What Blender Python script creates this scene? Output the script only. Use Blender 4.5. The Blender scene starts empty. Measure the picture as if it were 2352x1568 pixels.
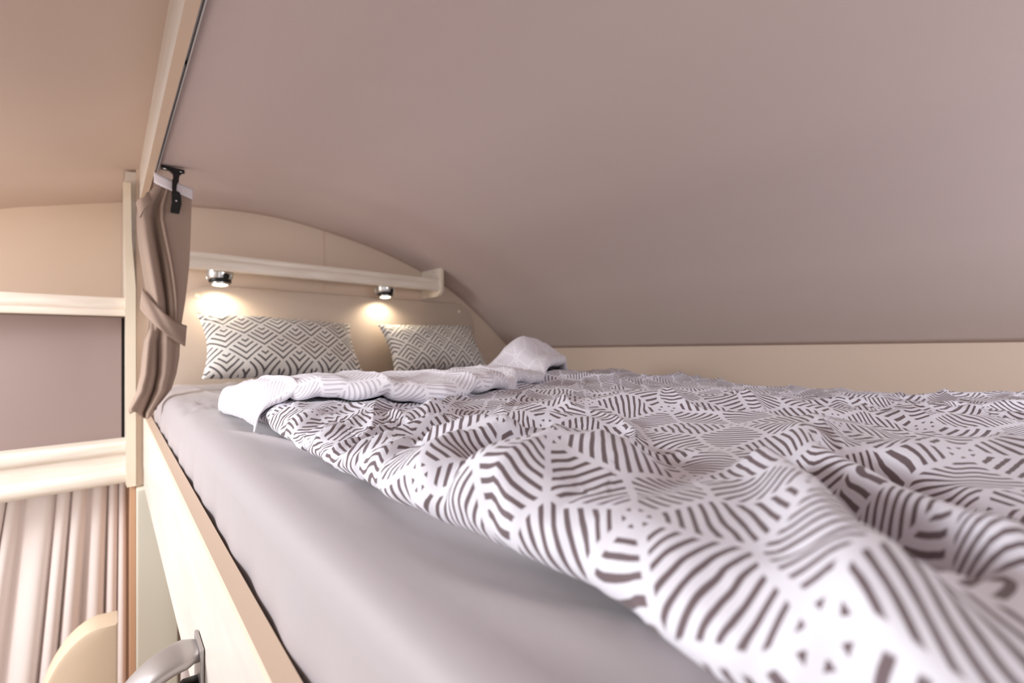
import bpy, bmesh, math
import numpy as np
from mathutils import Vector, Matrix

S = bpy.context.scene
COL = S.collection
# ------------------------------------------------------------------ camera
cd = bpy.data.cameras.new('camera'); cam = bpy.data.objects.new('camera', cd); COL.objects.link(cam)
S.camera = cam
cd.sensor_width = 36.0
cd.lens = 997.0 / 2352.0 * 36.0
cd.clip_start = 0.005
cam.location = (0, 0, 0)
cam.rotation_euler = (math.radians(90), 0, math.radians(-42.9))   # X runs across the bunk, Y towards the headboard
cd.dof.use_dof = True
cd.dof.focus_distance = 0.50
cd.dof.aperture_fstop = 4.5
# ------------------------------------------------------------------ world and daylight
W = bpy.data.worlds.new('world'); S.world = W; W.use_nodes = True
bg = W.node_tree.nodes['Background']
bg.inputs[0].default_value = (1.0, 0.972, 0.962, 1); bg.inputs[1].default_value = 1.32
def area(name, loc, target, sx, sy, power, col):
    l = bpy.data.lights.new(name, 'AREA'); l.shape = 'RECTANGLE'; l.size = sx; l.size_y = sy
    l.energy = power; l.color = col
    o = bpy.data.objects.new(name, l); COL.objects.link(o); o.location = loc
    d = Vector(target) - Vector(loc)
    o.rotation_euler = d.to_track_quat('-Z', 'Y').to_euler()
    return o
area('side_window_light', (-1.05, 1.15, 0.46), (0.5, 0.2, -0.12), 0.8, 0.5, 35.0, (0.93, 0.96, 1.0))
area('foot_window_light', (0.95, -0.755, 0.12), (0.95, 0.6, 0.10), 0.55, 0.22, 4.6, (0.88, 0.94, 1.0))
area('aisle_lamp_light', (-0.75, 1.45, 0.05), (-0.15, 2.0, 0.40), 0.25, 0.25, 3.0, (1.0, 0.90, 0.80))
area('curtain_fill_light', (-0.95, 1.15, -0.85), (-0.1, 1.8, -0.75), 0.5, 0.4, 2.6, (1.0, 0.96, 0.93))  # unseen fill light added to brighten the linen curtain, no real window
S.view_settings.view_transform = 'Standard'
S.view_settings.look = 'None'
S.view_settings.gamma = 1.0
S.view_settings.use_curve_mapping = False
S.view_settings.exposure = 0.0

# ------------------------------------------------------------------ node helpers
def srgb(r, g, b):
    f = lambda c: (c/255/12.92) if c/255 <= 0.04045 else ((c/255+0.055)/1.055)**2.4
    return (f(r), f(g), f(b), 1)
def material(name, col, rough=0.6, metal=0.0, spec=0.4):
    m = bpy.data.materials.new(name); m.use_nodes = True
    b = m.node_tree.nodes['Principled BSDF']
    b.inputs['Base Color'].default_value = col
    b.inputs['Roughness'].default_value = rough
    b.inputs['Metallic'].default_value = metal
    b.inputs['Specular IOR Level'].default_value = spec
    return m
def add_noise_bump(m, scale, strength, dist=0.001, stretch=(1, 1, 1), detail=3):
    nt = m.node_tree; N = nt.nodes; L = nt.links
    tc = N.new('ShaderNodeTexCoord'); mp = N.new('ShaderNodeMapping'); mp.inputs['Scale'].default_value = stretch
    n = N.new('ShaderNodeTexNoise'); n.inputs['Scale'].default_value = scale; n.inputs['Detail'].default_value = detail
    b = N.new('ShaderNodeBump'); b.inputs['Strength'].default_value = strength; b.inputs['Distance'].default_value = dist
    L.new(tc.outputs['Object'], mp.inputs[0]); L.new(mp.outputs[0], n.inputs['Vector'])
    L.new(n.outputs[0], b.inputs['Height']); L.new(b.outputs[0], N['Principled BSDF'].inputs['Normal'])
def add_colour_noise(m, c1, c2, scale, stretch=(1, 1, 1), lo=0.35, hi=0.65, detail=4):
    nt = m.node_tree; N = nt.nodes; L = nt.links
    tc = N.new('ShaderNodeTexCoord'); mp = N.new('ShaderNodeMapping'); mp.inputs['Scale'].default_value = stretch
    n = N.new('ShaderNodeTexNoise'); n.inputs['Scale'].default_value = scale; n.inputs['Detail'].default_value = detail
    r = N.new('ShaderNodeValToRGB'); r.color_ramp.elements[0].position = lo; r.color_ramp.elements[1].position = hi
    r.color_ramp.elements[0].color = c1; r.color_ramp.elements[1].color = c2
    L.new(tc.outputs['Object'], mp.inputs[0]); L.new(mp.outputs[0], n.inputs['Vector'])
    L.new(n.outputs[0], r.inputs[0]); L.new(r.outputs[0], N['Principled BSDF'].inputs['Base Color'])
class X:                                    # tiny expression builder over Math nodes
    nt = None
    def __init__(s, sock): s.s = sock
    def _m(op, *a):
        n = X.nt.nodes.new('ShaderNodeMath'); n.operation = op
        for i, v in enumerate(a):
            if isinstance(v, X): X.nt.links.new(v.s, n.inputs[i])
            else: n.inputs[i].default_value = float(v)
        return X(n.outputs[0])
    def __add__(s, o): return X._m('ADD', s, o)
    def __sub__(s, o): return X._m('SUBTRACT', s, o)
    def __rsub__(s, o): return X._m('SUBTRACT', o, s)
    def __mul__(s, o): return X._m('MULTIPLY', s, o)
def mx(a, b): return X._m('MAXIMUM', a, b)
def mn(a, b): return X._m('MINIMUM', a, b)
def ab(a): return X._m('ABSOLUTE', a)
def fr(a): return X._m('FRACT', a)
def lt(a, b): return X._m('LESS_THAN', a, b)
def gt(a, b): return X._m('GREATER_THAN', a, b)
def sq(a): return X._m('SQRT', a)
def step(a, b, w):                           # soft a<b
    n = X.nt.nodes.new('ShaderNodeMapRange'); n.clamp = True
    X.nt.links.new(a.s, n.inputs[0]); n.inputs[1].default_value = b-w; n.inputs[2].default_value = b+w
    n.inputs[3].default_value = 1; n.inputs[4].default_value = 0
    return X(n.outputs[0])
def cloth_base(m, wob=0.0012, scale=35):
    nt = m.node_tree; X.nt = nt; N = nt.nodes; L = nt.links
    uv = N.new('ShaderNodeUVMap'); uv.uv_map = 'UVMap'
    nz = N.new('ShaderNodeTexNoise'); nz.inputs['Scale'].default_value = scale; nz.inputs['Detail'].default_value = 2
    L.new(uv.outputs[0], nz.inputs['Vector'])
    sp = N.new('ShaderNodeSeparateXYZ'); L.new(uv.outputs[0], sp.inputs[0])
    sn = N.new('ShaderNodeSeparateColor'); L.new(nz.outputs['Color'], sn.inputs[0])
    U = X(sp.outputs[0]) + (X(sn.outputs[0]) - 0.5) * (wob*3)
    V = X(sp.outputs[1]) + (X(sn.outputs[1]) - 0.5) * (wob*3)
    return U, V
def finish_cloth(m, mask, light, dark, extra=None):
    nt = m.node_tree; N = nt.nodes; L = nt.links
    mix = N.new('ShaderNodeMix'); mix.data_type = 'RGBA'
    L.new(mask.s, mix.inputs[0]); mix.inputs[6].default_value = light; mix.inputs[7].default_value = dark
    L.new(mix.outputs[2], N['Principled BSDF'].inputs['Base Color'])
    N['Principled BSDF'].inputs['Sheen Weight'].default_value = 0.15
    N['Principled BSDF'].inputs['Sheen Roughness'].default_value = 0.5
def web_cloth(name, light, dark, a=0.090, rot=-50.0, ou=0.0, ov=0.0, ink=0.205):
    m = material(name, light, 0.75, spec=0.2)
    U, V = cloth_base(m)
    c, s_ = math.cos(math.radians(rot))/a, math.sin(math.radians(rot))/a
    U = U - ou; V = V - ov
    v = U*c + V*s_              # along a row of hubs
    u = V*c - U*s_
    R3 = math.sqrt(3.0)
    def wrap(q, period):
        return (fr(q*(1/period) + 0.5) - 0.5)*period
    x1, y1 = wrap(u, R3), wrap(v, 1.0)
    x2, y2 = wrap(u + R3/2, R3), wrap(v + 0.5, 1.0)
    l1 = x1*x1 + y1*y1; l2 = x2*x2 + y2*y2
    k = lt(l1, l2)
    x = x1*k + x2*(1.0 - k); y = y1*k + y2*(1.0 - k)
    r = mx(ab(y), mx(ab(x*0.8660254 + y*0.5), ab(x*0.8660254 - y*0.5)))
    s = sq(mx(x*x + y*y - r*r, 0.0))
    f = ab(fr((0.5 - r)*(1/0.075)) - 0.5)
    ring = step(f, ink, 0.03) * gt(r, 0.122)
    spoke = step(0.030 - (r*0.57735 - s), 0.0, 0.006)
    dots = lt(ab(r - 0.070), 0.013) * lt(s - (r - 0.050)*0.60, 0.0)
    finish_cloth(m, mx(ring*spoke, dots), light, dark)
    return m
def chevron_cloth(name, light, dark, w=0.100, h=0.094, flip=1.0):
    m = material(name, light, 0.75, spec=0.2)
    U, V = cloth_base(m, 0.0008)
    a = U*(1/w); b = V*(flip/h)
    p = fr(a + b); q = fr(b - a)
    f = mn(p, q); g = mx(p, q)
    line = step(ab(fr(f*4.6 + 0.10) - 0.5), 0.17, 0.04)
    mask = line*lt(g, 0.93)*lt(f, 0.92)*gt(f, 0.05)
    finish_cloth(m, mask, light, dark)
    return m

M = {}
M['ceiling'] = material('ceiling_lining', srgb(214, 197, 192), 0.75, spec=0.2); add_noise_bump(M['ceiling'], 260, 0.25, 0.0006)
M['ceiling_warm'] = material('ceiling_lining_aisle', srgb(212, 192, 180), 0.75, spec=0.2); add_noise_bump(M['ceiling_warm'], 260, 0.25, 0.0006)
M['wall'] = material('cream_wall_board', srgb(222, 202, 185), 0.6, spec=0.25); add_noise_bump(M['wall'], 30, 0.05, 0.001)
M['padded'] = material('padded_headboard_vinyl', srgb(205, 188, 173), 0.55, spec=0.3); add_noise_bump(M['padded'], 220, 0.15, 0.0006)
M['wood'] = material('cream_laminate', srgb(240, 228, 210), 0.42, spec=0.4)
add_colour_noise(M['wood'], srgb(210, 201, 191), srgb(219, 212, 204), 14, (3, 0.35, 3), 0.3, 0.7)
M['woodx'] = material('cream_laminate_shelf', srgb(236, 222, 204), 0.42, spec=0.4)
add_colour_noise(M['woodx'], srgb(226, 213, 199), srgb(240, 231, 220), 30, (0.3, 3, 3), 0.3, 0.7)
M['cap'] = material('tan_edge_strip', srgb(214, 190, 168), 0.5)
M['edge'] = material('cream_plastic_edging', srgb(232, 220, 200), 0.4)
M['green'] = material('pale_green_cream_panel', srgb(226, 222, 206), 0.5)
M['greypanel'] = material('mauve_grey_panel', srgb(152, 135, 132), 0.8, spec=0.15); add_noise_bump(M['greypanel'], 260, 0.25, 0.0006)
M['dark'] = material('dark_gap', srgb(30, 26, 24), 0.8)
M['black'] = material('black_plastic', srgb(14, 14, 15), 0.35)
M['alu'] = material('grey_aluminium', srgb(190, 190, 192), 0.4, 0.6)
M['chrome'] = material('brushed_silver', srgb(205, 205, 205), 0.24, 0.9)
M['satin'] = material('satin_grey_metal', srgb(172, 165, 163), 0.36, 0.6)
M['screw'] = material('screw_metal', srgb(220, 225, 222), 0.2, 1.0)
M['sheet'] = material('lilac_grey_sheet', srgb(172, 164, 167), 0.5, spec=0.3); add_noise_bump(M['sheet'], 40, 0.12, 0.003)
M['sheet'].node_tree.nodes['Principled BSDF'].inputs['Sheen Weight'].default_value = 0.2
M['drape'] = material('taupe_drape', srgb(168, 147, 134), 0.8, spec=0.15); add_noise_bump(M['drape'], 900, 0.3, 0.0004)
M['tape'] = material('white_header_tape', srgb(224, 216, 220), 0.8)
M['net'] = material('rosy_white_linen', srgb(240, 229, 225), 0.85, spec=0.1); add_noise_bump(M['net'], 500, 0.3, 0.0005, (1, 1, 0.2))
M['seat'] = material('beige_seat_vinyl', srgb(226, 203, 176), 0.55)
M['carpet'] = material('brown_floor', srgb(120, 84, 62), 0.8)
M['brown'] = material('brown_wood_wall', srgb(200, 160, 130), 0.7)
M['web'] = web_cloth('web_print_cotton', srgb(229, 228, 238), srgb(112, 98, 102), ou=0.181, ov=0.112)
M['web_pale'] = web_cloth('pale_web_print_cotton', srgb(240, 238, 245), srgb(206, 200, 210), ou=0.20, ov=0.62, ink=0.20)
M['chev'] = chevron_cloth('chevron_cotton_down', srgb(236, 232, 226), srgb(100, 94, 94))
M['chev_up'] = chevron_cloth('chevron_cotton_up', srgb(232, 228, 222), srgb(100, 94, 94), flip=-1.0)
def lamp_emit():
    m = material('warm_bulb_glass', (1, .9, .7, 1))
    b = m.node_tree.nodes['Principled BSDF']
    b.inputs['Emission Color'].default_value = (1.0, 0.86, 0.60, 1); b.inputs['Emission Strength'].default_value = 14
    return m
M['bulb'] = lamp_emit()

# ------------------------------------------------------------------ mesh helpers
def link(name, me, mat, parent=None):
    me.materials.append(mat)
    o = bpy.data.objects.new(name, me); COL.objects.link(o)
    if parent is not None: o.parent = parent
    return o
def raw(name, verts, faces, mat, parent=None, smooth=False, uvs=None):
    me = bpy.data.meshes.new(name); me.from_pydata([tuple(v) for v in verts], [], faces); me.update()
    if uvs is not None:
        ul = me.uv_layers.new(name='UVMap')
        idx = np.empty(len(me.loops), dtype=np.int64); me.loops.foreach_get('vertex_index', idx)
        ul.data.foreach_set('uv', np.asarray(uvs, dtype=np.float32)[idx].ravel())
    if smooth: me.polygons.foreach_set('use_smooth', [True]*len(me.polygons))
    return link(name, me, mat, parent)
def box(name, lo, hi, mat, parent=None, bev=0.0, seg=2):
    bm = bmesh.new(); bmesh.ops.create_cube(bm, size=1)
    for v in bm.verts:
        v.co = Vector([lo[i] + (v.co[i]+0.5)*(hi[i]-lo[i]) for i in range(3)])
    if bev: bmesh.ops.bevel(bm, geom=bm.edges[:], offset=bev, segments=seg, profile=0.5, affect='EDGES')
    me = bpy.data.meshes.new(name); bm.to_mesh(me); bm.free()
    return link(name, me, mat, parent)
def extrude_profile(name, pts, axis, a, b, mat, parent=None, smooth=False, bev=0.0):
    """closed 2-D polygon extruded along an axis ('x': pts are (y,z); 'y': pts are (x,z); 'z': pts are (x,y))"""
    def P(p, t):
        return {'x': (t, p[0], p[1]), 'y': (p[0], t, p[1]), 'z': (p[0], p[1], t)}[axis]
    bm = bmesh.new()
    A = [bm.verts.new(P(p, a)) for p in pts]; B = [bm.verts.new(P(p, b)) for p in pts]
    bm.faces.new(A); bm.faces.new(B[::-1]); n = len(pts)
    for i in range(n): bm.faces.new([A[i], B[i], B[(i+1) % n], A[(i+1) % n]])
    bmesh.ops.recalc_face_normals(bm, faces=bm.faces[:])
    if bev:
        cap = [e for e in bm.edges if all(v in A for v in e.verts) or all(v in B for v in e.verts)]
        bmesh.ops.bevel(bm, geom=cap, offset=bev, segments=2, profile=0.5, affect='EDGES')
    me = bpy.data.meshes.new(name); bm.to_mesh(me); bm.free()
    if smooth:
        me.polygons.foreach_set('use_smooth', [True]*len(me.polygons)); me.set_sharp_from_angle(angle=math.radians(35))
    return link(name, me, mat, parent)
def lathe(name, prof, mat, parent=None, n=48, mtx=None, squash=(1, 1)):
    vs, fs = [], []
    for r, z in prof:
        for k in range(n):
            t = 2*math.pi*k/n; vs.append(Vector((r*math.cos(t)*squash[0], r*math.sin(t)*squash[1], z)))
    for i in range(len(prof)-1):
        for k in range(n):
            a = i*n+k; b = i*n+(k+1) % n; fs.append((a, b, b+n, a+n))
    fs.append(tuple(range(n))[::-1]); fs.append(tuple(range((len(prof)-1)*n, len(prof)*n)))
    if mtx is not None: vs = [mtx @ v for v in vs]
    o = raw(name, vs, fs, mat, parent, smooth=True)
    o.data.set_sharp_from_angle(angle=math.radians(40))
    return o
def empty(name, loc, label=None, cat=None, group=None):
    o = bpy.data.objects.new(name, None); COL.objects.link(o); o.location = loc; o.empty_display_size = 0.05
    tag(o, label, cat, group); return o
def tag(o, label=None, cat=None, group=None, kind=None):
    if label: o['label'] = label
    if cat: o['category'] = cat
    if group: o['group'] = group
    if kind: o['kind'] = kind
    return o
def rebase(root):                      # children were modelled in world space: shift them under the root
    bpy.context.view_layer.update()
    inv = Matrix.Translation(root.location).inverted()
    for c in root.children: c.matrix_parent_inverse = inv
def grid_faces(nu, nv, off=0):
    return [(off+i*nv+j, off+(i+1)*nv+j, off+(i+1)*nv+j+1, off+i*nv+j+1) for i in range(nu-1) for j in range(nv-1)]
def solidify(o, t, off=0.0):
    m = o.modifiers.new('thickness', 'SOLIDIFY'); m.thickness = t; m.offset = off; return m

def vnoise(x, y, seed=0):
    xi = np.floor(x).astype(np.int64); yi = np.floor(y).astype(np.int64)
    fx = x-xi; fy = y-yi
    fx = fx*fx*fx*(fx*(fx*6-15)+10); fy = fy*fy*fy*(fy*(fy*6-15)+10)
    def h(a, b):
        n = (a*374761393 + b*668265263 + seed*1442695041) & 0xffffffff
        n = ((n ^ (n >> 13))*1274126177) & 0xffffffff
        return ((n ^ (n >> 16)) & 0xffff)/65535.0
    return (h(xi, yi)*(1-fx)+h(xi+1, yi)*fx)*(1-fy) + (h(xi, yi+1)*(1-fx)+h(xi+1, yi+1)*fx)*fy
def sstep(a, b, x):
    t = np.clip((x-a)/(b-a), 0, 1); return t*t*(3-2*t)
def polydist(x, y, pl):
    best = np.full(x.shape, 1e9); tt = np.zeros(x.shape)
    L = [0]
    for (ax, ay), (bx, by) in zip(pl[:-1], pl[1:]): L.append(L[-1]+math.hypot(bx-ax, by-ay))
    for i, ((ax, ay), (bx, by)) in enumerate(zip(pl[:-1], pl[1:])):
        dx, dy = bx-ax, by-ay; l2 = dx*dx+dy*dy
        t = np.clip(((x-ax)*dx+(y-ay)*dy)/l2, 0, 1)
        d = np.hypot(x-ax-t*dx, y-ay-t*dy)
        k = d < best; best = np.where(k, d, best); tt = np.where(k, (L[i]+t*(L[i+1]-L[i]))/L[-1], tt)
    return best, tt

# ------------------------------------------------------------------ the shell
YH = 1.70          # plane of the headboard wall
prof = [(0.086, 0.415), (0.14, 0.422), (0.193, 0.427), (0.27, 0.435), (0.336, 0.440), (0.444, 0.440), (0.532, 0.431), (0.61, 0.419),
        (0.70, 0.404), (0.80, 0.383), (0.90, 0.354), (1.031, 0.309), (1.147, 0.258), (1.247, 0.203), (1.382, 0.108), (1.469, 0.038), (1.561, -0.037)]
px = np.array([p[0] for p in prof]); pz = np.array([p[1] for p in prof])
def ceil_z(x, y):
    z = np.interp(x, px, pz)
    rise = 0.020*(YH-y)*np.clip((x-0.9)/0.66, 0, 1)
    return z + rise
NX, NYc = 90, 40
xs = 0.086 + (1.561-0.086)*np.linspace(0, 1, NX); ys = np.linspace(-0.9, 1.72, NYc)
# smooth the profile a little
zs = np.interp(xs, px, pz)
for _ in range(5): zs[1:-1] = 0.25*zs[:-2]+0.5*zs[1:-1]+0.25*zs[2:]
vs = []
for i, x in enumerate(xs):
    for y in ys: vs.append((x, y, zs[i] + 0.020*(YH-y)*max(0, min(1, (x-0.9)/0.66))))
o = raw('ceiling', vs, [f[::-1] for f in grid_faces(NX, NYc)], M['ceiling'], smooth=True)
solidify(o, 0.02, -1.0); tag(o, kind='structure')
# aisle ceiling on the left of the beam, sloping gently down to the left
la = [(0.069, 0.513), (-0.05, 0.482), (-0.22, 0.433), (-0.42, 0.36), (-0.60, 0.33), (-0.60, 0.36), (0.069, 0.54)]
o = extrude_profile('ceiling', la, 'y', -0.9, 2.16, M['ceiling_warm'], smooth=True); tag(o, kind='structure')
# head wall
hw = [(0.0599, -1.6), (1.60, -1.6), (1.60, -0.02)] + [(x, z+0.012) for x, z in prof[::-1]] + [(0.086, 0.52), (0.0599, 0.52)]
o = extrude_profile('wall_head', hw, 'y', YH, YH+0.03, M['wall']); tag(o, kind='structure')
sm = box('joint_strip', (0.5985, YH-0.0012, -0.1), (0.6005, YH+0.001, 0.425), M['cap'], o)
# low wall along the far side of the bunk
fw = raw('wall_right', [(1.561, -0.9, -0.6), (1.561, YH, -0.6), (1.561, YH, -0.02), (1.561, -0.9, 0.03)], [(0, 1, 2, 3)], M['wall'])
solidify(fw, 0.02, 1.0); tag(fw, kind='structure')
o = box('trim_1', (1.548, -0.765, -0.30), (1.5605, 1.699, -0.158), M['wall'], bev=0.003); tag(o, kind='structure')
# left side wall
o = box('wall_left', (-0.64, 2.12, -1.6), (0.30, 2.16, 0.52), M['wall']); tag(o, kind='structure')
o = box('floor', (-1.74, -0.9, -1.64), (1.6, 2.16, -1.6), M['carpet']); tag(o, kind='structure')
o = extrude_profile('wall_foot', [(0.10, -1.6), (1.56, -1.6), (1.56, 0.0)] + [(x, z) for x, z in prof[::-1]], 'y', -0.80, -0.77, M['wall']); tag(o, kind='structure')
o = box('wardrobe_side', (0.046, 1.706, -1.598), (0.0592, 2.119, -0.4262), M['brown'], bev=0.001)
tag(o, 'brown upright wooden side panel glimpsed beside the pleated linen curtain', 'panel')
o = box('wall_aisle_block', (-1.74, -0.9, -1.6), (-1.70, 2.16, -0.15), M['wall']); tag(o, kind='structure')  # unseen low wall added to keep world light off the rail
# beam between the two ceilings
o = extrude_profile('trim_2', [(0.067, 0.409), (0.081, 0.409), (0.084, 0.43), (0.084, 0.54), (0.067, 0.54)], 'y', -0.9, 1.699, M['wood']); tag(o, kind='structure')
cap = extrude_profile('cap_strip', [(0.0672, 0.4070), (0.081, 0.4070), (0.081, 0.4088), (0.0672, 0.4088)], 'y', -0.9, 1.698, M['cap'], o)

# curtain track
t = empty('curtain_track', (0.083, -0.9, 0.41), 'grey metal curtain track running along the ceiling beam', 'curtain track')
extrude_profile('rail', [(0.0812, 0.4075), (0.0818, 0.4075), (0.0818, 0.4145), (0.0845, 0.4145), (0.0845, 0.4070), (0.0862, 0.4070), (0.0862, 0.4155), (0.0812, 0.4155)], 'y', -0.9, 1.36, M['alu'], t)
for yy in (0.56, 0.62, 0.80):
    box('glider', (0.0819, yy-0.003, 0.4095), (0.0844, yy+0.003, 0.4144), M['black'], t)
rebase(t)

# ------------------------------------------------------------------ headboard
def rrect(x0, z0, x1, z1, r, n=10):
    pts = []
    for cx, cz, a0 in ((x1-r, z1-r, 0), (x0+r, z1-r, 90)):
        for k in range(n+1):
            a = math.radians(a0+90*k/n); pts.append((cx+r*math.cos(a), cz+r*math.sin(a)))
    return [(x1, z0)] + pts + [(x0, z0)]
hb = empty('headboard', (0.72, YH-0.01, -0.2), 'beige padded headboard panel with rounded upper corners on the end wall', 'headboard')
extrude_profile('padded_panel', rrect(0.135, -0.20, 1.315, 0.182, 0.125, 16), 'y', YH-0.016, YH-0.0005, M['padded'], hb, smooth=True, bev=0.006)
for sx, sz in ((0.205, 0.144), (1.222, 0.143)):
    mt = Matrix.Translation((sx, YH-0.0155, sz)) @ Matrix.Rotation(math.radians(90), 4, 'X')
    lathe('screw_cap', [(0.0075, 0), (0.0075, 0.002), (0.006, 0.004), (0.003, 0.0052), (0.0005, 0.0055)], M['edge'], hb, 24, mt)
rebase(hb)

# ------------------------------------------------------------------ shelf over the headboard
sh = empty('wall_shelf', (0.6, YH-0.07, 0.22), 'narrow cream shelf with a grooved front strip above the headboard', 'shelf')
box('shelf_board', (0.09, 1.562, 0.228), (1.026, YH-0.001, 0.240), M['woodx'], sh, 0.001)
fp = [(1.562, 0.214), (1.556, 0.2145), (1.552, 0.218), (1.550, 0.225), (1.550, 0.238), (1.552, 0.243), (1.5545, 0.2455), (1.5555, 0.248), (1.5535, 0.251), (1.5535, 0.258), (1.556, 0.263), (1.562, 0.264)]
extrude_profile('front_strip', fp, 'x', 0.09, 1.026, M['woodx'], sh, smooth=True)
ep = [(YH-0.001, 0.190), (1.600, 0.191), (1.572, 0.194), (1.554, 0.204), (1.546, 0.222), (1.546, 0.308), (1.549, 0.314), (1.556, 0.316), (YH-0.001, 0.316)]
extrude_profile('end_board', [(y, z) for y, z in ep], 'x', 1.026, 1.039, M['woodx'], sh, bev=0.001)
eg = [(1.600, 0.1895), (1.571, 0.1925), (1.5525, 0.203), (1.5445, 0.222), (1.5445, 0.309), (1.548, 0.3155)]
eo = eg + [(y+0.0025*1.0, z+0.0020 if z < 0.25 else z-0.001) for y, z in eg[::-1]]
extrude_profile('edge_band', eo, 'x', 1.0255, 1.0395, M['edge'], sh)
rebase(sh)

# ------------------------------------------------------------------ reading lamps
def lamp(x, y, z, yaw, lab):
    root = empty('reading_lamp', (x, y, z), lab, 'lamp', 'reading lamps under the headboard shelf')
    tilt = Matrix.Rotation(math.radians(-7), 4, 'X')
    Rz = Matrix.Rotation(math.radians(yaw), 4, 'Z')
    lathe('mount_ring', [(0.037, 0), (0.039, -0.002), (0.038, -0.006), (0.034, -0.007)], M['chrome'], root, 48)
    lathe('housing', [(0.0358, -0.004), (0.0358, -0.012), (0.0345, -0.024), (0.032, -0.034), (0.030, -0.037)], M['chrome'], root, 48)
    lathe('shade_band', [(0.0298, -0.035), (0.0306, -0.037), (0.0298, -0.042), (0.0275, -0.046), (0.0250, -0.046), (0.0250, -0.037)], M['black'], root, 48, tilt)
    rf = lathe('reflector', [(0.0246, -0.037), (0.0244, -0.048), (0.0225, -0.0520), (0.0200, -0.0515), (0.019, -0.0500)], M['chrome'], root, 48, tilt)
    lathe('bulb', [(0.0190, -0.0480), (0.0190, -0.0508), (0.014, -0.0522), (0.0005, -0.0528)], M['bulb'], rf, 32, tilt)['label'] = 'glowing warm bulb'
    kb = Rz @ Matrix.Translation((0, -0.0338, -0.0245)) @ Matrix.Rotation(math.radians(98), 4, 'X')
    lathe('switch_button', [(0.0095, -0.002), (0.0095, 0.001), (0.008, 0.003), (0.004, 0.0042), (0.0005, 0.0045)], M['black'], root, 32, kb)
    for s in (-1, 1):
        box_o = box('side_clip', (s*0.0355-0.0018, -0.004, -0.032), (s*0.0355+0.0018, 0.004, -0.014), M['screw'], root, 0.0012)
        box_o.rotation_euler.z = math.radians(-35)
    l = bpy.data.lights.new('lamp_light', 'SPOT'); l.energy = 1.6; l.color = (1.0, 0.85, 0.64); l.shadow_soft_size = 0.012
    l.spot_size = math.radians(150); l.spot_blend = 0.7
    lo = bpy.data.objects.new('lamp_light', l); COL.objects.link(lo); lo.parent = root
    lo.location = (0, 0.006, -0.058); lo.rotation_euler = (math.radians(12), 0, 0)
    return root
lamp(0.256, 1.625, 0.2275, 20, 'silver reading lamp with black switch button, the left one nearer the taupe curtain')
lamp(0.812, 1.625, 0.2275, 28, 'silver reading lamp with black switch button, the right one, near the shelf end board')

# ------------------------------------------------------------------ bunk frame
bf = empty('bunk_bed', (0.8, 0.5, -0.45), 'cream wooden bunk frame with a long side rail under the mattress', 'bed')
rail = [(0.0755, -0.223), (0.0770, -0.2205), (0.0905, -0.2205), (0.0925, -0.223), (0.0925, -0.43), (0.0765, -0.43), (0.0765, -0.3735), (0.0755, -0.3725)]
extrude_profile('side_rail', rail, 'y', -0.76, 1.699, M['wood'], bf)
extrude_profile('cap_strip', [(0.0775, -0.2204), (0.0905, -0.2204), (0.0922, -0.2222), (0.0930, -0.2222), (0.0912, -0.2190), (0.0768, -0.2190), (0.0750, -0.2215), (0.0755, -0.2222)], 'y', -0.76, 1.698, M['cap'], bf)
box('base_board', (0.0925, -0.76, -0.33), (1.545, 1.698, -0.30), M['wood'], bf)
rebase(bf)

# ------------------------------------------------------------------ mattress
def sheet_z(x, y):
    z = -0.1365 + 0.004*(vnoise(x*5, y*3, 3)-0.5)
    # long drag folds running obliquely away from the rounded edge
    q = x*math.cos(0.16) + y*math.sin(0.16)
    z = z + 0.0035*(vnoise(q*26+vnoise(x*6, y*5, 8)*2.0, y*2.2, 11)-0.5)*sstep(0.135, 0.19, x)
    rid = 1-np.abs(2*vnoise(q*23+vnoise(x*5, y*4, 8)*1.6, y*1.3+5, 17)-1)
    z = z + 0.0090*rid**2.5*sstep(0.125, 0.16, x)
    # crumple near the head corner
    w = np.exp(-((x-0.145)/0.035)**2-((y-1.08)/0.13)**2)
    z = z + w*0.008*(vnoise(x*60, y*26, 21)-0.5)
    return np.minimum(z, -0.1278)
def superring(n, x0, y0, x1, y1, r):
    out = []
    for cx, cy, a0 in ((x1-r, y1-r, 0), (x0+r, y1-r, 90), (x0+r, y0+r, 180), (x1-r, y0+r, 270)):
        for k in range(n+1):
            a = math.radians(a0+90*k/n); out.append((cx+r*math.cos(a), cy+r*math.sin(a)))
    return out
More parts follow.
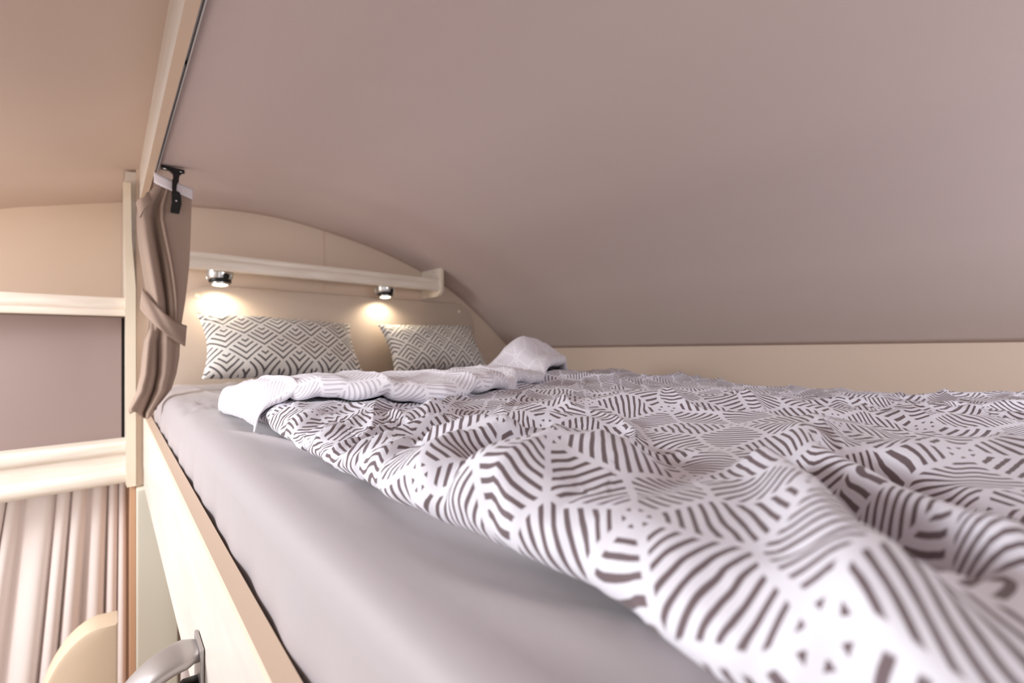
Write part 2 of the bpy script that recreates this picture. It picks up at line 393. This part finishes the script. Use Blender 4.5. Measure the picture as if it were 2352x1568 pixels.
def mattress():
    x0, x1, y0, y1 = 0.0985, 1.33, -0.74, 1.665
    us = np.concatenate([0.12*np.linspace(0, 1, 130)[:-1]**1.6, np.linspace(0.12, 1, 90)])
    nv = 420; vsn = np.linspace(0, 1, nv)
    Xg = x0 + us[:, None]*(x1-x0) + 0*vsn[None]; Yg = y0 + vsn[None]*(y1-y0) + 0*us[:, None]
    # round the corners in plan
    r = 0.045; e = 0.034
    dx = np.minimum(Xg-x0, x1-Xg); dy = np.minimum(Yg-y0, y1-Yg)
    ax = np.clip(1-dx/r, 0, 1); ay = np.clip(1-dy/r, 0, 1)
    k = np.hypot(ax, ay)
    # shoulder drop towards the edge
    d = np.where(k > 0, 1-k, 1.0)*r
    t = np.clip(1-d/e, 0, 1)
    Z = sheet_z(Xg, Yg) - e*(1-np.sqrt(np.clip(1-t*t, 0, 1)))
    sc = np.where(k > 1, 1/np.maximum(k, 1e-6), 1)   # pull the square corners in to the round outline
    sx = np.where(Xg < (x0+x1)/2, 1, -1); sy = np.where(Yg < (y0+y1)/2, 1, -1)
    Xn = np.where(k > 1, np.where(sx > 0, x0+r-ax*sc*r, x1-r+ax*sc*r), Xg)
    Yn = np.where(k > 1, np.where(sy > 0, y0+r-ay*sc*r, y1-r+ay*sc*r), Yg)
    V = np.stack([Xn, Yn, Z], -1).reshape(-1, 3).tolist()
    nu = len(us); F = grid_faces(nu, nv)
    ring = [(i, 0) for i in range(nu)] + [(nu-1, j) for j in range(1, nv)] + [(i, nv-1) for i in range(nu-2, -1, -1)] + [(0, j) for j in range(nv-2, 0, -1)]
    idx = [i*nv+j for i, j in ring]; n = len(ring)
    prev = idx
    for dz, inn in ((0.02, -0.002), (0.05, -0.003), (0.085, -0.002), (0.115, 0.002), (0.134, 0.008)):
        base = len(V)
        for q in idx:
            vx, vy, vz = V[q]
            cx = (vx-(x0+x1)/2); cy = (vy-(y0+y1)/2)
            wob = 0.0012*math.sin(vy*31)+0.0010*math.sin(vy*67+1)
            V.append((vx-math.copysign(1, cx)*(inn+wob)*(abs(cx) > (x1-x0)/2-0.06), vy-math.copysign(1, cy)*inn*(abs(cy) > (y1-y0)/2-0.06), -0.164-dz))
        cur = [base+i for i in range(n)]
        for i in range(n): F.append((prev[i], prev[(i+1) % n], cur[(i+1) % n], cur[i]))
        prev = cur
    F.append(tuple(prev))
    o = raw('mattress', V, F, M['sheet'], smooth=True)
    bm = bmesh.new(); bm.from_mesh(o.data); bmesh.ops.recalc_face_normals(bm, faces=bm.faces[:]); bm.to_mesh(o.data); bm.free()
    return o
o = mattress(); tag(o, 'long mattress in a smooth lilac-grey fitted sheet filling the bunk', 'mattress')

# ------------------------------------------------------------------ duvet
RID = [  # crest polyline, height, half width, end taper
    ([(0.147, 0.181), (0.185, 0.205), (0.225, 0.200), (0.252, 0.165), (0.262, 0.125)], 0.017, 0.038, 0.25),
    ([(0.150, 0.262), (0.206, 0.280), (0.276, 0.262), (0.34, 0.235)], 0.010, 0.020, 0.25),
    ([(0.340, 0.110), (0.288, 0.077), (0.240, 0.055), (0.196, 0.036), (0.158, 0.011), (0.140, -0.006), (0.12, -0.03)], 0.013, 0.014, 0.12),
    ([(0.47, 0.115), (0.39, 0.090), (0.335, 0.050), (0.274, 0.013), (0.235, -0.011), (0.2, -0.03)], 0.010, 0.015, 0.2),
    ([(0.38, 0.055), (0.45, 0.020), (0.52, -0.020), (0.6, -0.09)], 0.012, 0.024, 0.25),
    ([(0.30, 0.40), (0.393, 0.33), (0.50, 0.26), (0.590, 0.166), (0.64, 0.05), (0.70, -0.06)], 0.012, 0.032, 0.15),
    ([(0.17, 0.48), (0.25, 0.46), (0.33, 0.42)], 0.008, 0.020, 0.3),
    ([(0.16, 0.36), (0.25, 0.355), (0.33, 0.31), (0.40, 0.23)], 0.009, 0.017, 0.25),
    ([(0.45, 0.48), (0.60, 0.40), (0.75, 0.26), (0.85, 0.12)], 0.008, 0.030, 0.25),
    ([(0.15, 0.58), (0.21, 0.54), (0.28, 0.50)], 0.007, 0.016, 0.3),
]
VAL = [([(0.361, 0.095), (0.299, 0.050), (0.245, 0.020), (0.205, -0.004)], -0.023, 0.014, 0.2),
       ([(0.42, 0.070), (0.36, 0.022), (0.32, -0.02), (0.28, -0.05)], -0.018, 0.015, 0.2),
       ([(0.17, 0.240), (0.235, 0.243), (0.28, 0.225)], -0.009, 0.012, 0.3),
       ([(0.15, 0.320), (0.22, 0.320), (0.28, 0.300)], -0.008, 0.012, 0.3),
       ([(0.15, 0.415), (0.22, 0.41), (0.30, 0.380)], -0.008, 0.014, 0.3),
       ([(0.30, 0.14), (0.32, 0.17), (0.36, 0.20)], -0.006, 0.016, 0.3)]
def duvet_top(x, y):
    """height of the duvet's upper surface"""
    edge = np.interp(y, [-0.2, -0.05, 0.1, 0.27, 0.42, 0.60, 0.80, 1.0], [-0.095, -0.097, -0.112, -0.127, -0.117, -0.105, -0.099, -0.10])
    base = -0.092 - 0.004*sstep(0.35, 0.9, y) + 0.010*sstep(0.18, 0.02, y)*sstep(0.42, 0.22, x)
    nf = 1-0.65*sstep(0.26, 0.14, y)*sstep(0.50, 0.34, x)
    z = base + (edge-base)*sstep(0.6, 1.2, x)
    z = z + 0.017*nf*(vnoise(x*8+1.3, y*7, 31)-0.5) + 0.004*(vnoise(x*17, y*15, 32)-0.5)
    # creases: warped ridged noise, finer towards the left edge
    wx = x + 0.05*(vnoise(x*7, y*7, 41)-0.5); wy = y + 0.05*(vnoise(x*7, y*7, 42)-0.5)
    a = 0.75; q = wx*math.cos(a)+wy*math.sin(a); p = -wx*math.sin(a)+wy*math.cos(a)
    r1 = 1-np.abs(2*vnoise(q*10, p*4, 51)-1)
    z = z + nf*(0.017*r1**3 - 0.005)
    a = 2.2; q2 = wx*math.cos(a)+wy*math.sin(a); p2 = -wx*math.sin(a)+wy*math.cos(a)
    r2 = 1-np.abs(2*vnoise(q2*14, p2*5, 52)-1)
    z = z + nf*0.009*r2**4
    near = sstep(0.40, 0.22, x)*sstep(0.12, 0.25, y)
    r3 = 1-np.abs(2*vnoise(wx*14, wy*24, 53)-1)
    z = z + near*0.009*r3**3
    for pl, h, w, tp in RID+VAL:
        h = h*1.4
        d, t = polydist(x, y, pl)
        z = z + h*np.exp(-(d/w)**2)*sstep(0, tp, t)*sstep(1, 1-tp, t)
    return z
def arc_uv(P, i0, j0):
    du = np.linalg.norm(np.diff(P, axis=0), axis=2); dv = np.linalg.norm(np.diff(P, axis=1), axis=2)
    U = np.vstack([np.zeros((1, P.shape[1])), np.cumsum(du, 0)]); U = U - U[i0:i0+1, :]
    V = np.hstack([np.zeros((P.shape[0], 1)), np.cumsum(dv, 1)]); V = V - V[:, j0:j0+1]
    # keep long-range drift low: use the mean drift, keep the local part
    return U, V
dv = empty('duvet', (0.7, 0.3, -0.125), 'rumpled white duvet printed with dark grey spiderweb stripes across the bed', 'duvet')
def duvet_body():
    nx, ny = 400, 460
    yv = -0.55 + 1.60*np.linspace(0, 1, ny)
    lo, hi, R = 0.0, 1.0, 0.024
    ntheta = 26
    s = np.linspace(0, 1, nx-2*ntheta)
    P = np.zeros((nx, ny, 3))
    xe = np.interp(yv, [-0.5, -0.1, 0.0, 0.06, 0.13, 0.20, 0.38, 0.7, 1.0], [0.150, 0.145, 0.148, 0.154, 0.168, 0.158, 0.150, 0.158, 0.160])
    xe = xe + 0.008*(vnoise(yv*13, yv*0, 61)-0.5) + 0.004*(vnoise(yv*31, yv*0, 62)-0.5)
    xr = 1.215 + 0.03*(vnoise(yv*5, yv*0, 63)-0.5)
    for j, y in enumerate(yv):
        zc = float(duvet_top(np.array([xe[j]+R*1.3]), np.array([y]))[0])
        zb = -0.1272
        Rv = max(0.012, (zc-zb)/2)
        cz = (zc+zb)/2
        # left roll
        for k in range(ntheta):
            th = math.radians(255 - (255-90)*k/ntheta)
            P[k, j] = (xe[j]+R*1.3+R*1.3*math.cos(th), y, cz+Rv*math.sin(th))
        xa = xe[j]+R*1.3; xb = xr[j]-R*1.3
        xx = xa + (xb-xa)*(0.35*s+0.65*s**2)
        P[ntheta:nx-ntheta, j, 0] = xx; P[ntheta:nx-ntheta, j, 1] = y
        P[ntheta:nx-ntheta, j, 2] = duvet_top(xx, np.full_like(xx, y))
        zr = P[nx-ntheta-1, j, 2]; Rr = max(0.01, (zr-zb)/2); czr = (zr+zb)/2
        for k in range(ntheta):
            th = math.radians(90 - (90+75)*(k+1)/ntheta)
            P[nx-ntheta+k, j] = (xb+R*1.3*math.cos(th), y, czr+Rr*math.sin(th))
    # small puckers on the roll
    wr = np.zeros(nx); wr[:ntheta+12] = np.sin(np.linspace(0, math.pi, ntheta+12))
    Yg = P[:, :, 1]; th = np.linspace(0, 1, nx)[:, None]
    pk = (vnoise(Yg*46, th*60+3, 71)-0.5)*0.009 + (vnoise(Yg*110, th*90, 72)-0.5)*0.003
    P[:, :, 0] -= wr[:, None]*pk; 
    # the far end (under the turned-back flap) sinks onto the sheet
    sx_ = 0.20*sstep(0.80, 1.05, P[:, :, 0]); sink = sstep(0.74, 0.86, Yg-sx_)
    P[:, :, 2] = P[:, :, 2]*(1-sink) + np.minimum(P[:, :, 2], -0.122)*sink
    P[:, :, 2] = np.maximum(P[:, :, 2], -0.1272)
    i0 = nx//2; j0 = int(ny*0.5)
    U, V = arc_uv(P, ntheta, int((0.105+0.55)/1.60*ny))
    U = U + 0.187; V = V + 0.105
    U = 0.6*U + 0.4*P[:, :, 0]; V = 0.5*V + 0.5*Yg
    uv = np.stack([U, V], -1).reshape(-1, 2)
    o = raw('cover', P.reshape(-1, 3).tolist(), grid_faces(nx, ny), M['web'], dv, smooth=True, uvs=uv)
    solidify(o, 0.0012, -1.0)
    return o
duvet_body()
def duvet_flap():
    """the head end turned back, showing the paler reverse"""
    nx, nv = 330, 150
    bx = [0.150, 0.165, 0.18, 0.20, 0.25, 0.34, 0.42, 0.62, 0.80, 0.95, 1.08]
    by = [0.685, 0.668, 0.650, 0.620, 0.565, 0.500, 0.490, 0.635, 0.730, 0.80, 0.90]
    fx = [0.150, 0.165, 0.20, 0.30, 0.50, 0.70, 0.80, 0.90, 1.00, 1.22]
    fy = [0.960, 1.020, 1.050, 1.060, 1.050, 1.040, 1.050, 1.060, 1.05, 1.00]
    s = np.linspace(0, 1, nx); xx = 0.150 + 0.93*(0.45*s+0.45*s**1.7+0.10*np.sin(s*math.pi/2))
    yb = np.interp(xx, bx, by); yf = np.interp(xx, fx, fy)
    yb = yb + 0.010*(vnoise(xx*12, xx*0, 81)-0.5)
    P = np.zeros((nx, nv, 3)); nr = 22
    v = np.linspace(0, 1, nv-2*nr)
    for i, x in enumerate(xx):
        el = max(0.0, 1-(x-0.150)/0.028, 1-(1.08-x)/0.08)
        lift = math.sqrt(max(0.0, 1-el*el))             # rounded left end
        a, b = yb[i], yf[i]; mid = (a+b)/2
        n0 = float(duvet_top(np.array([x]), np.array([a+0.02]))[0])
        zb0 = -0.126 + (n0+0.126)*lift
        r = 0.004 + 0.011*lift
        ya = a+r*1.6; yc = b-r*2.2
        yy = ya+(yc-ya)*v
        sag = v*v*(3-2*v)
        ztop = (zb0+2*r) + ((-0.130+0.045*lift+0.002)-(zb0+2*r))*sag**1.3
        xa = np.full_like(yy, x)
        ztop = ztop + lift*(0.008*(vnoise(xa*8, yy*9, 83)-0.5) + 0.005*(1-np.abs(2*vnoise(xa*6+yy*5, yy*14-xa*5, 84)-1))**3)
        # raised peak over the far side
        d, t = polydist(xa, yy, [(0.74, 0.80), (0.84, 0.86), (0.92, 0.88), (1.00, 0.83)])
        ztop = ztop + lift*0.064*np.exp(-(d/0.065)**2)*sstep(0, 0.45, t+0.08)*sstep(1.1, 0.75, t)
        d, t = polydist(xa, yy, [(0.50, 0.98), (0.66, 0.84), (0.78, 0.72), (0.80, 0.66)])
        ztop = ztop - lift*0.013*np.exp(-(d/0.030)**2)
        P[i, nr:nv-nr, 0] = x; P[i, nr:nv-nr, 1] = yy; P[i, nr:nv-nr, 2] = ztop
        z1 = ztop[0]; zu = z1-2*r
        for k in range(nr):
            th = math.radians(280 - (280-90)*k/nr)
            P[i, k] = (x, ya+r*1.6*math.cos(th), z1-r+r*math.sin(th))
        z2 = ztop[-1]; R2 = max(0.003, (z2+0.131)/2)
        for k in range(nr):
            th = math.radians(90 - 160*(k+1)/nr)
            P[i, nv-nr+k] = (x, yc+r*2.2*math.cos(th), z2-R2+R2*math.sin(th))
    P[:, :, 2] = np.maximum(P[:, :, 2], -0.1270)
    Xg, Yg = P[:, :, 0].copy(), P[:, :, 1].copy()
    wl = sstep(0.24, 0.16, Xg)
    P[:, :, 0] += wl*0.010*(vnoise(Yg*14, P[:, :, 2]*20, 87)-0.5)
    P[:, :, 2] += wl*0.002*(vnoise(Yg*30, Xg*50, 88)-0.5)
    U, V = arc_uv(P, 120, nv//2)
    U = U+Xg[120, 0]; V = V+0.8
    uv = np.stack([U, V], -1).reshape(-1, 2)
    o = raw('turned_back_flap', P.reshape(-1, 3).tolist(), grid_faces(nx, nv), M['web_pale'], dv, smooth=True, uvs=uv)
    solidify(o, 0.0012, -1.0)
    o['label'] = 'paler reverse side of the duvet folded back'
duvet_flap()
rebase(dv)

# ------------------------------------------------------------------ pillows
def pillow(w, h, T, mat, loc, rx, rz, ry, label, seed):
    n, m = 90, 60
    V, F, UV = [], [], []
    for side in (1, -1):
        off = len(V)
        for i in range(n):
            for j in range(m):
                u = -1+2*i/(n-1); v = -1+2*j/(m-1)
                ex = max(0.0, 1-abs(u)**2.6); ey = max(0.0, 1-abs(v)**2.6)
                t = T*(ex*ey)**0.55
                x = w/2*u*(1-0.085*(1-v*v)*abs(u)**3); y = h/2*v*(1-0.12*(1-u*u)*abs(v)**3)
                cr = 0.010*(float(vnoise(np.array([u*3+seed]), np.array([v*2.4]), seed)[0])-0.5) * (ex*ey)**0.4
                # tension folds out of the corners
                cr += 0.004*math.sin(9*(u*v)*3+seed)*(abs(u*v)**1.5)*(ex*ey)**0.3
                V.append((x, y, side*(t) + cr)); UV.append((x*1.04+0.013*seed, y*1.06+T*0))
        g = grid_faces(n, m, off)
        F += g if side == 1 else [f[::-1] for f in g]
    def id_(side, i, j): return (0 if side == 1 else n*m)+i*m+j
    o = raw('pillow', V, F, mat, None, smooth=True, uvs=UV)
    bm = bmesh.new(); bm.from_mesh(o.data); bmesh.ops.remove_doubles(bm, verts=bm.verts[:], dist=0.00005)
    bmesh.ops.recalc_face_normals(bm, faces=bm.faces[:]); bm.to_mesh(o.data); bm.free()
    Rm = Matrix.Rotation(math.radians(rz), 4, 'Z') @ Matrix.Rotation(math.radians(ry), 4, 'Y') @ Matrix.Rotation(math.radians(rx), 4, 'X')
    o.data.transform(Rm)
    lo_ = min(v.co.z for v in o.data.vertices)
    o.location = (loc[0], loc[1], -0.1265-lo_)
    tag(o, label, 'pillow'); return o
pillow(0.480, 0.245, 0.062, M['chev'], (0.430, 1.545, -0.030), 52, 1, 2.5, 'large pillow at left under the lamp, zigzag print pointing down, nearer the taupe curtain', 3)
pillow(0.460, 0.235, 0.056, M['chev_up'], (1.010, 1.555, -0.036), 56, 0, -1, 'pillow at right by the low far wall, zigzag print pointing up', 5)

# ------------------------------------------------------------------ left side: partition board, upper shelf, grey panel, pelmet
pb = empty('partition_board', (0.045, 1.72, -0.42), 'slim upright cream board between the taupe curtain and the left wall shelf', 'panel')
pts = [(0.0310, 0.462), (0.0470, 0.462), (0.0490, 0.30), (0.0580, 0.16), (0.0585, -0.424), (0.0390, -0.424), (0.0360, 0.16), (0.0335, 0.30)]
extrude_profile('board', [(0.0365, 0.50), (0.0598, 0.50), (0.0598, -0.422), (0.0365, -0.422)], 'y', 1.706, 2.118, M['wood'], pb)
extrude_profile('edge_band', [(x + (0.0004 if x > 0.045 else -0.0004), z) for x, z in pts], 'y', 1.685, 1.7055, M['edge'], pb)
rebase(pb)
ws = empty('side_shelf', (-0.25, 1.75, 0.08), 'cream shelf with ribbed front strip above the grey panel at left', 'shelf')
fp = [(1.716, 0.074), (1.709, 0.074), (1.706, 0.077), (1.706, 0.086), (1.709, 0.089), (1.7095, 0.092), (1.705, 0.096), (1.702, 0.103), (1.702, 0.112), (1.705, 0.121), (1.712, 0.128), (1.716, 0.128)]
extrude_profile('front_strip', fp, 'x', -0.60, 0.0355, M['woodx'], ws, smooth=True)
box('shelf_board', (-0.60, 1.7161, 0.078), (0.0355, 2.118, 0.094), M['woodx'], ws)
rebase(ws)
gp = empty('grey_side_panel', (-0.25, 1.79, -0.1), 'flat mauve-grey panel below the left shelf beside a black gap', 'panel')
box('panel_face', (-0.60, 1.790, -0.395), (0.0290, 1.800, 0.0735), M['greypanel'], gp, 0.001)
box('gap_strip', (0.0292, 1.795, -0.33), (0.0356, 1.802, 0.0735), M['dark'], gp)
rebase(gp)
pm = empty('side_pelmet', (-0.25, 1.74, -0.42), 'stepped cream pelmet moulding above the linen curtain at left', 'pelmet')
fp = [(1.789, -0.294), (1.722, -0.294), (1.716, -0.297), (1.712, -0.303), (1.712, -0.322), (1.716, -0.328), (1.722, -0.331), (1.722, -0.368), (1.718, -0.374), (1.712, -0.378),
      (1.706, -0.384), (1.704, -0.392), (1.704, -0.404), (1.708, -0.412), (1.716, -0.417), (1.735, -0.417), (1.735, -0.31), (1.789, -0.31)]
extrude_profile('moulding', fp, 'x', -0.60, 0.0385, M['woodx'], pm, smooth=True)
rebase(pm)
# support wall below the bunk
o = box('bunk_support', (0.0595, 1.66, -1.598), (0.155, 1.6985, -0.4302), M['green'], bev=0.003)
tag(o, 'pale green-cream upright support panel below the end of the bunk rail', 'panel')

# linen curtain at lower left
def fold_curtain(name, x0t, x1t, x0b, x1b, zt, zb, y, nf, amp, mat, parent, seed=0, n=260, m=60):
    V = []
    for i in range(n):
        u = i/(n-1)
        for j in range(m):
            v = j/(m-1)
            a = x0t+(x1t-x0t)*u; b = x0b+(x1b-x0b)*u
            ph = 2*math.pi*(nf*u + 0.55*math.sin(5.1*u+seed) + 0.25*math.sin(13*u) + 0.06*math.sin(v*3+u*9))
            s = math.sin(ph)
            s = math.copysign(abs(s)**0.8, s)
            V.append((a+(b-a)*v + 0.006*math.cos(ph)*(0.6+0.4*v), y+amp*s*(0.55+0.45*v)+0.006*math.sin(8*u+2*v), zt+(zb-zt)*v))
    o = raw(name, V, grid_faces(n, m), mat, parent, smooth=True); solidify(o, 0.0015)
    return o
lc = empty('linen_curtain', (-0.1, 1.80, -1.3), 'pleated rosy-white linen curtain hanging under the left pelmet', 'curtain')
fold_curtain('cloth', -0.215, 0.043, -0.32, 0.040, -0.395, -1.30, 1.800, 8.3, 0.022, M['net'], lc, 1.0)
lathe('curtain_rod', [(0.004, 0), (0.004, 0.62)], M['alu'], lc, 16, Matrix.Translation((-0.59, 1.800, -0.392)) @ Matrix.Rotation(math.radians(90), 4, 'Y'))
rebase(lc)
lc2 = empty('linen_curtain', (0.2, 1.64, -1.3), 'strip of rosy-white curtain showing between the support panel and the bunk rail', 'curtain')
fold_curtain('cloth', 0.165, 0.32, 0.165, 0.32, -0.432, -1.30, 1.640, 4, 0.012, M['net'], lc2, 2.0, n=120)
rebase(lc2)

# seat back
def seat_back():
    t = empty('seat_back', (-0.05, 1.45, -1.2), 'beige seat back with a rounded top-left corner in front of the linen curtain', 'seat')
    pts = [(0.016, -1.30), (0.016, -0.683)]
    for k in range(0, 15):
        a = math.radians(90+90*k/14); pts.append((-0.018+0.110*math.cos(a), -0.915+0.236*math.sin(a)))
    pts += [(-0.134, -1.0), (-0.142, -1.30)]
    extrude_profile('cushion', pts, 'y', 1.42, 1.50, M['seat'], t, smooth=True, bev=0.010)
    box('foot', (-0.12, 1.43, -1.598), (0.0, 1.49, -1.301), M['wood'], t)
    rebase(t)
seat_back()

# grab handle on the bunk rail
def sweep(name, path, w, th, mat, parent, n=20):
    """flattened tube along path; w = widths across Y, th = thicknesses"""
    V, F = [], []
    P = [Vector(p) for p in path]; k = len(P)
    for i, p in enumerate(P):
        tg = (P[min(i+1, k-1)]-P[max(i-1, 0)]).normalized()
        side = Vector((0, 1, 0)); side = (side-tg*side.dot(tg)).normalized(); nr = tg.cross(side)
        for a in range(n):
            t = 2*math.pi*a/n
            c, s = math.cos(t), math.sin(t)
            c = math.copysign(abs(c)**0.7, c); s = math.copysign(abs(s)**0.7, s)
            V.append(p+side*(w[i]*c)+nr*(th[i]*s))
    for i in range(k-1):
        for a in range(n):
            b = (a+1) % n; F.append((i*n+a, i*n+b, (i+1)*n+b, (i+1)*n+a))
    F.append(tuple(range(n))); F.append(tuple(range((k-1)*n, k*n))[::-1])
    o = raw(name, V, F, mat, parent, smooth=True); o.data.set_sharp_from_angle(angle=math.radians(60)); return o
gh = empty('grab_handle', (0.0750, 0.58, -0.38), 'satin grey curved grab handle fixed to the outside of the bunk rail', 'handle')
path = []
for k in range(25):
    a = k/24; ang = math.radians(88 + 104*a)
    path.append((0.058+0.062*math.cos(ang)*1.0, 0.585-0.01*a, -0.410+0.072*math.sin(ang)))
path = [(0.0735, 0.585, -0.342), (0.068, 0.585, -0.3385)] + path + [(-0.004, 0.575, -0.46), (-0.002, 0.575, -0.50)]
sweep('grip', path, [0.015]+[0.019]+[0.024]*25+[0.024, 0.022], [0.006]+[0.007]+[0.008]*25+[0.008, 0.008], M['satin'], gh)
box('mounting_plate', (0.0712, 0.562, -0.425), (0.0750, 0.608, -0.328), M['satin'], gh, 0.0015)
mt = Matrix.Translation((0.0560, 0.575, -0.400)) @ Matrix.Rotation(math.radians(-90), 4, 'Y')
sweep('lower_grip', [(0.0735, 0.575, -0.392), (0.062, 0.575, -0.392), (0.052, 0.575, -0.400), (0.046, 0.575, -0.414), (0.043, 0.575, -0.45)], [0.012]*5, [0.008]*5, M['satin'], gh)
sweep('dark_insert', [(0.0725, 0.580, -0.372), (0.060, 0.580, -0.370), (0.048, 0.580, -0.378), (0.042, 0.580, -0.392)], [0.010]*4, [0.006]*4, M['black'], gh)
rebase(gh)

# ------------------------------------------------------------------ tied taupe curtain and its holder
def tied_curtain():
    t = empty('tied_curtain', (0.09, 1.40, 0.40), 'taupe curtain gathered with a tieback at the left end of the bunk', 'curtain')
    # rows: z, left x, right x, y centre, fold depth
    rows = [(0.372, 0.0815, 0.1520, 1.335, 0.004), (0.350, 0.0700, 0.1520, 1.338, 0.008), (0.325, 0.0560, 0.1515, 1.340, 0.012), (0.295, 0.0480, 0.1515, 1.345, 0.016), (0.25, 0.0500, 0.1510, 1.35, 0.019),
            (0.20, 0.0550, 0.1500, 1.355, 0.021), (0.15, 0.0620, 0.1465, 1.36, 0.020), (0.10, 0.0700, 0.1420, 1.365, 0.017), (0.06, 0.0720, 0.1370, 1.37, 0.013),
            (0.03, 0.0700, 0.1330, 1.372, 0.011), (0.00, 0.0620, 0.1320, 1.375, 0.013), (-0.04, 0.0590, 0.1310, 1.38, 0.016), (-0.08, 0.0570, 0.1260, 1.385, 0.018),
            (-0.12, 0.0500, 0.1160, 1.388, 0.018), (-0.145, 0.0420, 0.1010, 1.388, 0.017), (-0.165, 0.0350, 0.0880, 1.388, 0.016), (-0.175, 0.0380, 0.0860, 1.388, 0.015)]
    R = np.array(rows); zz = np.linspace(R[0, 0], R[-1, 0], 110)
    n = 200; V = []
    for z in zz:
        r = [np.interp(-z, -R[:, 0], R[:, k]) for k in range(1, 5)]
        g = (0.372-z)/0.547
        for i in range(n):
            u = i/(n-1)
            # broad folds that lean to the right while falling, deeper on the left
            f = 0.0
            for c0, c1, w, a in ((0.10, 0.28, 0.15, 0.9), (0.235, 0.56, 0.06, -1.3), (0.33, 0.83, 0.035, 0.9), (0.75, 1.0, 0.25, -0.35)) if z > 0.03 else \
                    ((0.16, 0.10, 0.11, 0.9), (0.38, 0.55, 0.06, -1.2), (0.62, 0.72, 0.16, 0.9), (0.92, 0.95, 0.08, -0.4)):
                gg = min(1, max(0, (0.372-z)/0.342)) if z > 0.03 else (0.03-z)/0.205
                cc = c0+(c1-c0)*gg
                f += a*math.exp(-((u-cc)/w)**2)
            bl = min(1, abs(z-0.03)/0.03)
            f *= 0.35+0.65*bl
            y = r[2] - r[3]*f + 0.0005*math.sin(u*40+z*20)*min(1, g*3)
            if z < -0.11: y += 0.003*math.sin(u*9+z*30)
            V.append((r[0]+(r[1]-r[0])*u, y, z + (0.010*math.sin(u*7+0.6)-0.004)*max(0, (g-0.9)*10)))
    F = grid_faces(len(zz), n)
    o = raw('cloth', V, F, M['drape'], t, smooth=True); solidify(o, 0.0025)
    # header tape
    V = []; n = 40
    for i in range(n):
        u = i/(n-1); x = 0.0790+(0.1530-0.0790)*u**1.15
        y = 1.348-0.018*(1-u)**2*0 - 0.010*math.sin(math.pi*u*0.8)
        zt = 0.406-0.027*u**0.75
        for j in range(5): V.append((x, y-0.013, zt-0.026*j/4-0.001))
    o = raw('header_tape', V, grid_faces(n, 5), M['tape'], t, smooth=True); o['label'] = 'white header tape'; solidify(o, 0.002)
    # tieback band: wraps the front and pinches to a pointed end on the right
    V = []; n = 60
    for i in range(n):
        u = i/(n-1); x = 0.0575+(0.1420-0.0575)*u
        mid = 0.104-0.090*u**0.9+0.012*math.sin(u*math.pi)*(-1)
        half = 0.026-0.004*math.sin(u*math.pi)
        y = 1.378-0.036*math.sin(math.pi*(0.12+0.76*u))
        for j in range(7):
            v = -1+2*j/6
            V.append((x+0.002*v, y-0.0025*(1-v*v)+(0.002*math.sin(j+u*11)), mid+half*v))
    o = raw('tieback', V, grid_faces(n, 7), M['drape'], t, smooth=True); solidify(o, 0.0035)
    # knotted tail at the top left
    V = []; n = 24
    for i in range(n):
        u = i/(n-1)
        for j in range(12):
            v = j/11
            V.append((0.0465+0.022*u+0.006*v, 1.320-0.010*math.sin(math.pi*u), 0.318+0.030*u-0.030*v*(1-0.35*u)+0.003*math.sin(9*u+4*v)))
    o = raw('gathered_corner', V, grid_faces(n, 12), M['drape'], t, smooth=True); solidify(o, 0.003)
    rebase(t)
tied_curtain()

def ceiling_clip():
    t = empty('ceiling_clip', (0.117, 1.31, 0.417), 'black plastic T-shaped ceiling clip in front of the taupe curtain', 'clip')
    pl = [(0.0900, 1.303), (0.0900, 1.323), (0.1330, 1.323), (0.1345, 1.320), (0.1345, 1.306), (0.1330, 1.303)]
    pt_ = extrude_profile('plate', pl, 'z', 0.4075, 0.4135, M['black'], t, bev=0.001)
    for x in (0.0975, 0.1275):
        lathe('screw', [(0.0032, 0.4070), (0.0028, 0.4060), (0.0010, 0.4055)], M['screw'], pt_, 20, Matrix.Translation((x, 1.306, 0)))
        # modelled head down, just under the plate
    wz = [(0.4080, 0.0150), (0.4040, 0.0090), (0.3980, 0.0050), (0.3900, 0.0042), (0.3840, 0.0050), (0.3760, 0.0036), (0.3650, 0.0034), (0.3580, 0.0030)]
    V, F = [], []
    def loft(name, rows, y0, y1, mat, cx=0.1165):
        V, F = [], []
        for z, hw in rows:
            sx = 0.002*math.sin((0.41-z)*110)
            V += [(cx+sx-hw*1.3, y0, z), (cx+sx+hw*1.3, y0, z), (cx+sx+hw*1.3, y1, z), (cx+sx-hw*1.3, y1, z)]
        for i in range(len(rows)-1):
            for k in range(4):
                a = i*4+k; b = i*4+(k+1) % 4; F.append((a, a+4, b+4, b))
        F.append((0, 1, 2, 3)); q = (len(rows)-1)*4; F.append((q+3, q+2, q+1, q))
        o = raw(name, V, F, mat, t); 
        bv = o.modifiers.new('bevel', 'BEVEL'); bv.width = 0.0008; bv.segments = 2
        return o
    loft('arm', wz, 1.305, 1.313, M['black'])
    clip = loft('clasp', [(0.3590, 0.0038), (0.3560, 0.0062), (0.3500, 0.0068), (0.3300, 0.0072), (0.3100, 0.0068), (0.3060, 0.0060)], 1.303, 1.312, M['black'], 0.1180)
    box('clasp_hole', (0.1165, 1.3022, 0.3335), (0.1195, 1.3032, 0.3365), M['tape'], clip)
    rebase(t)
ceiling_clip()
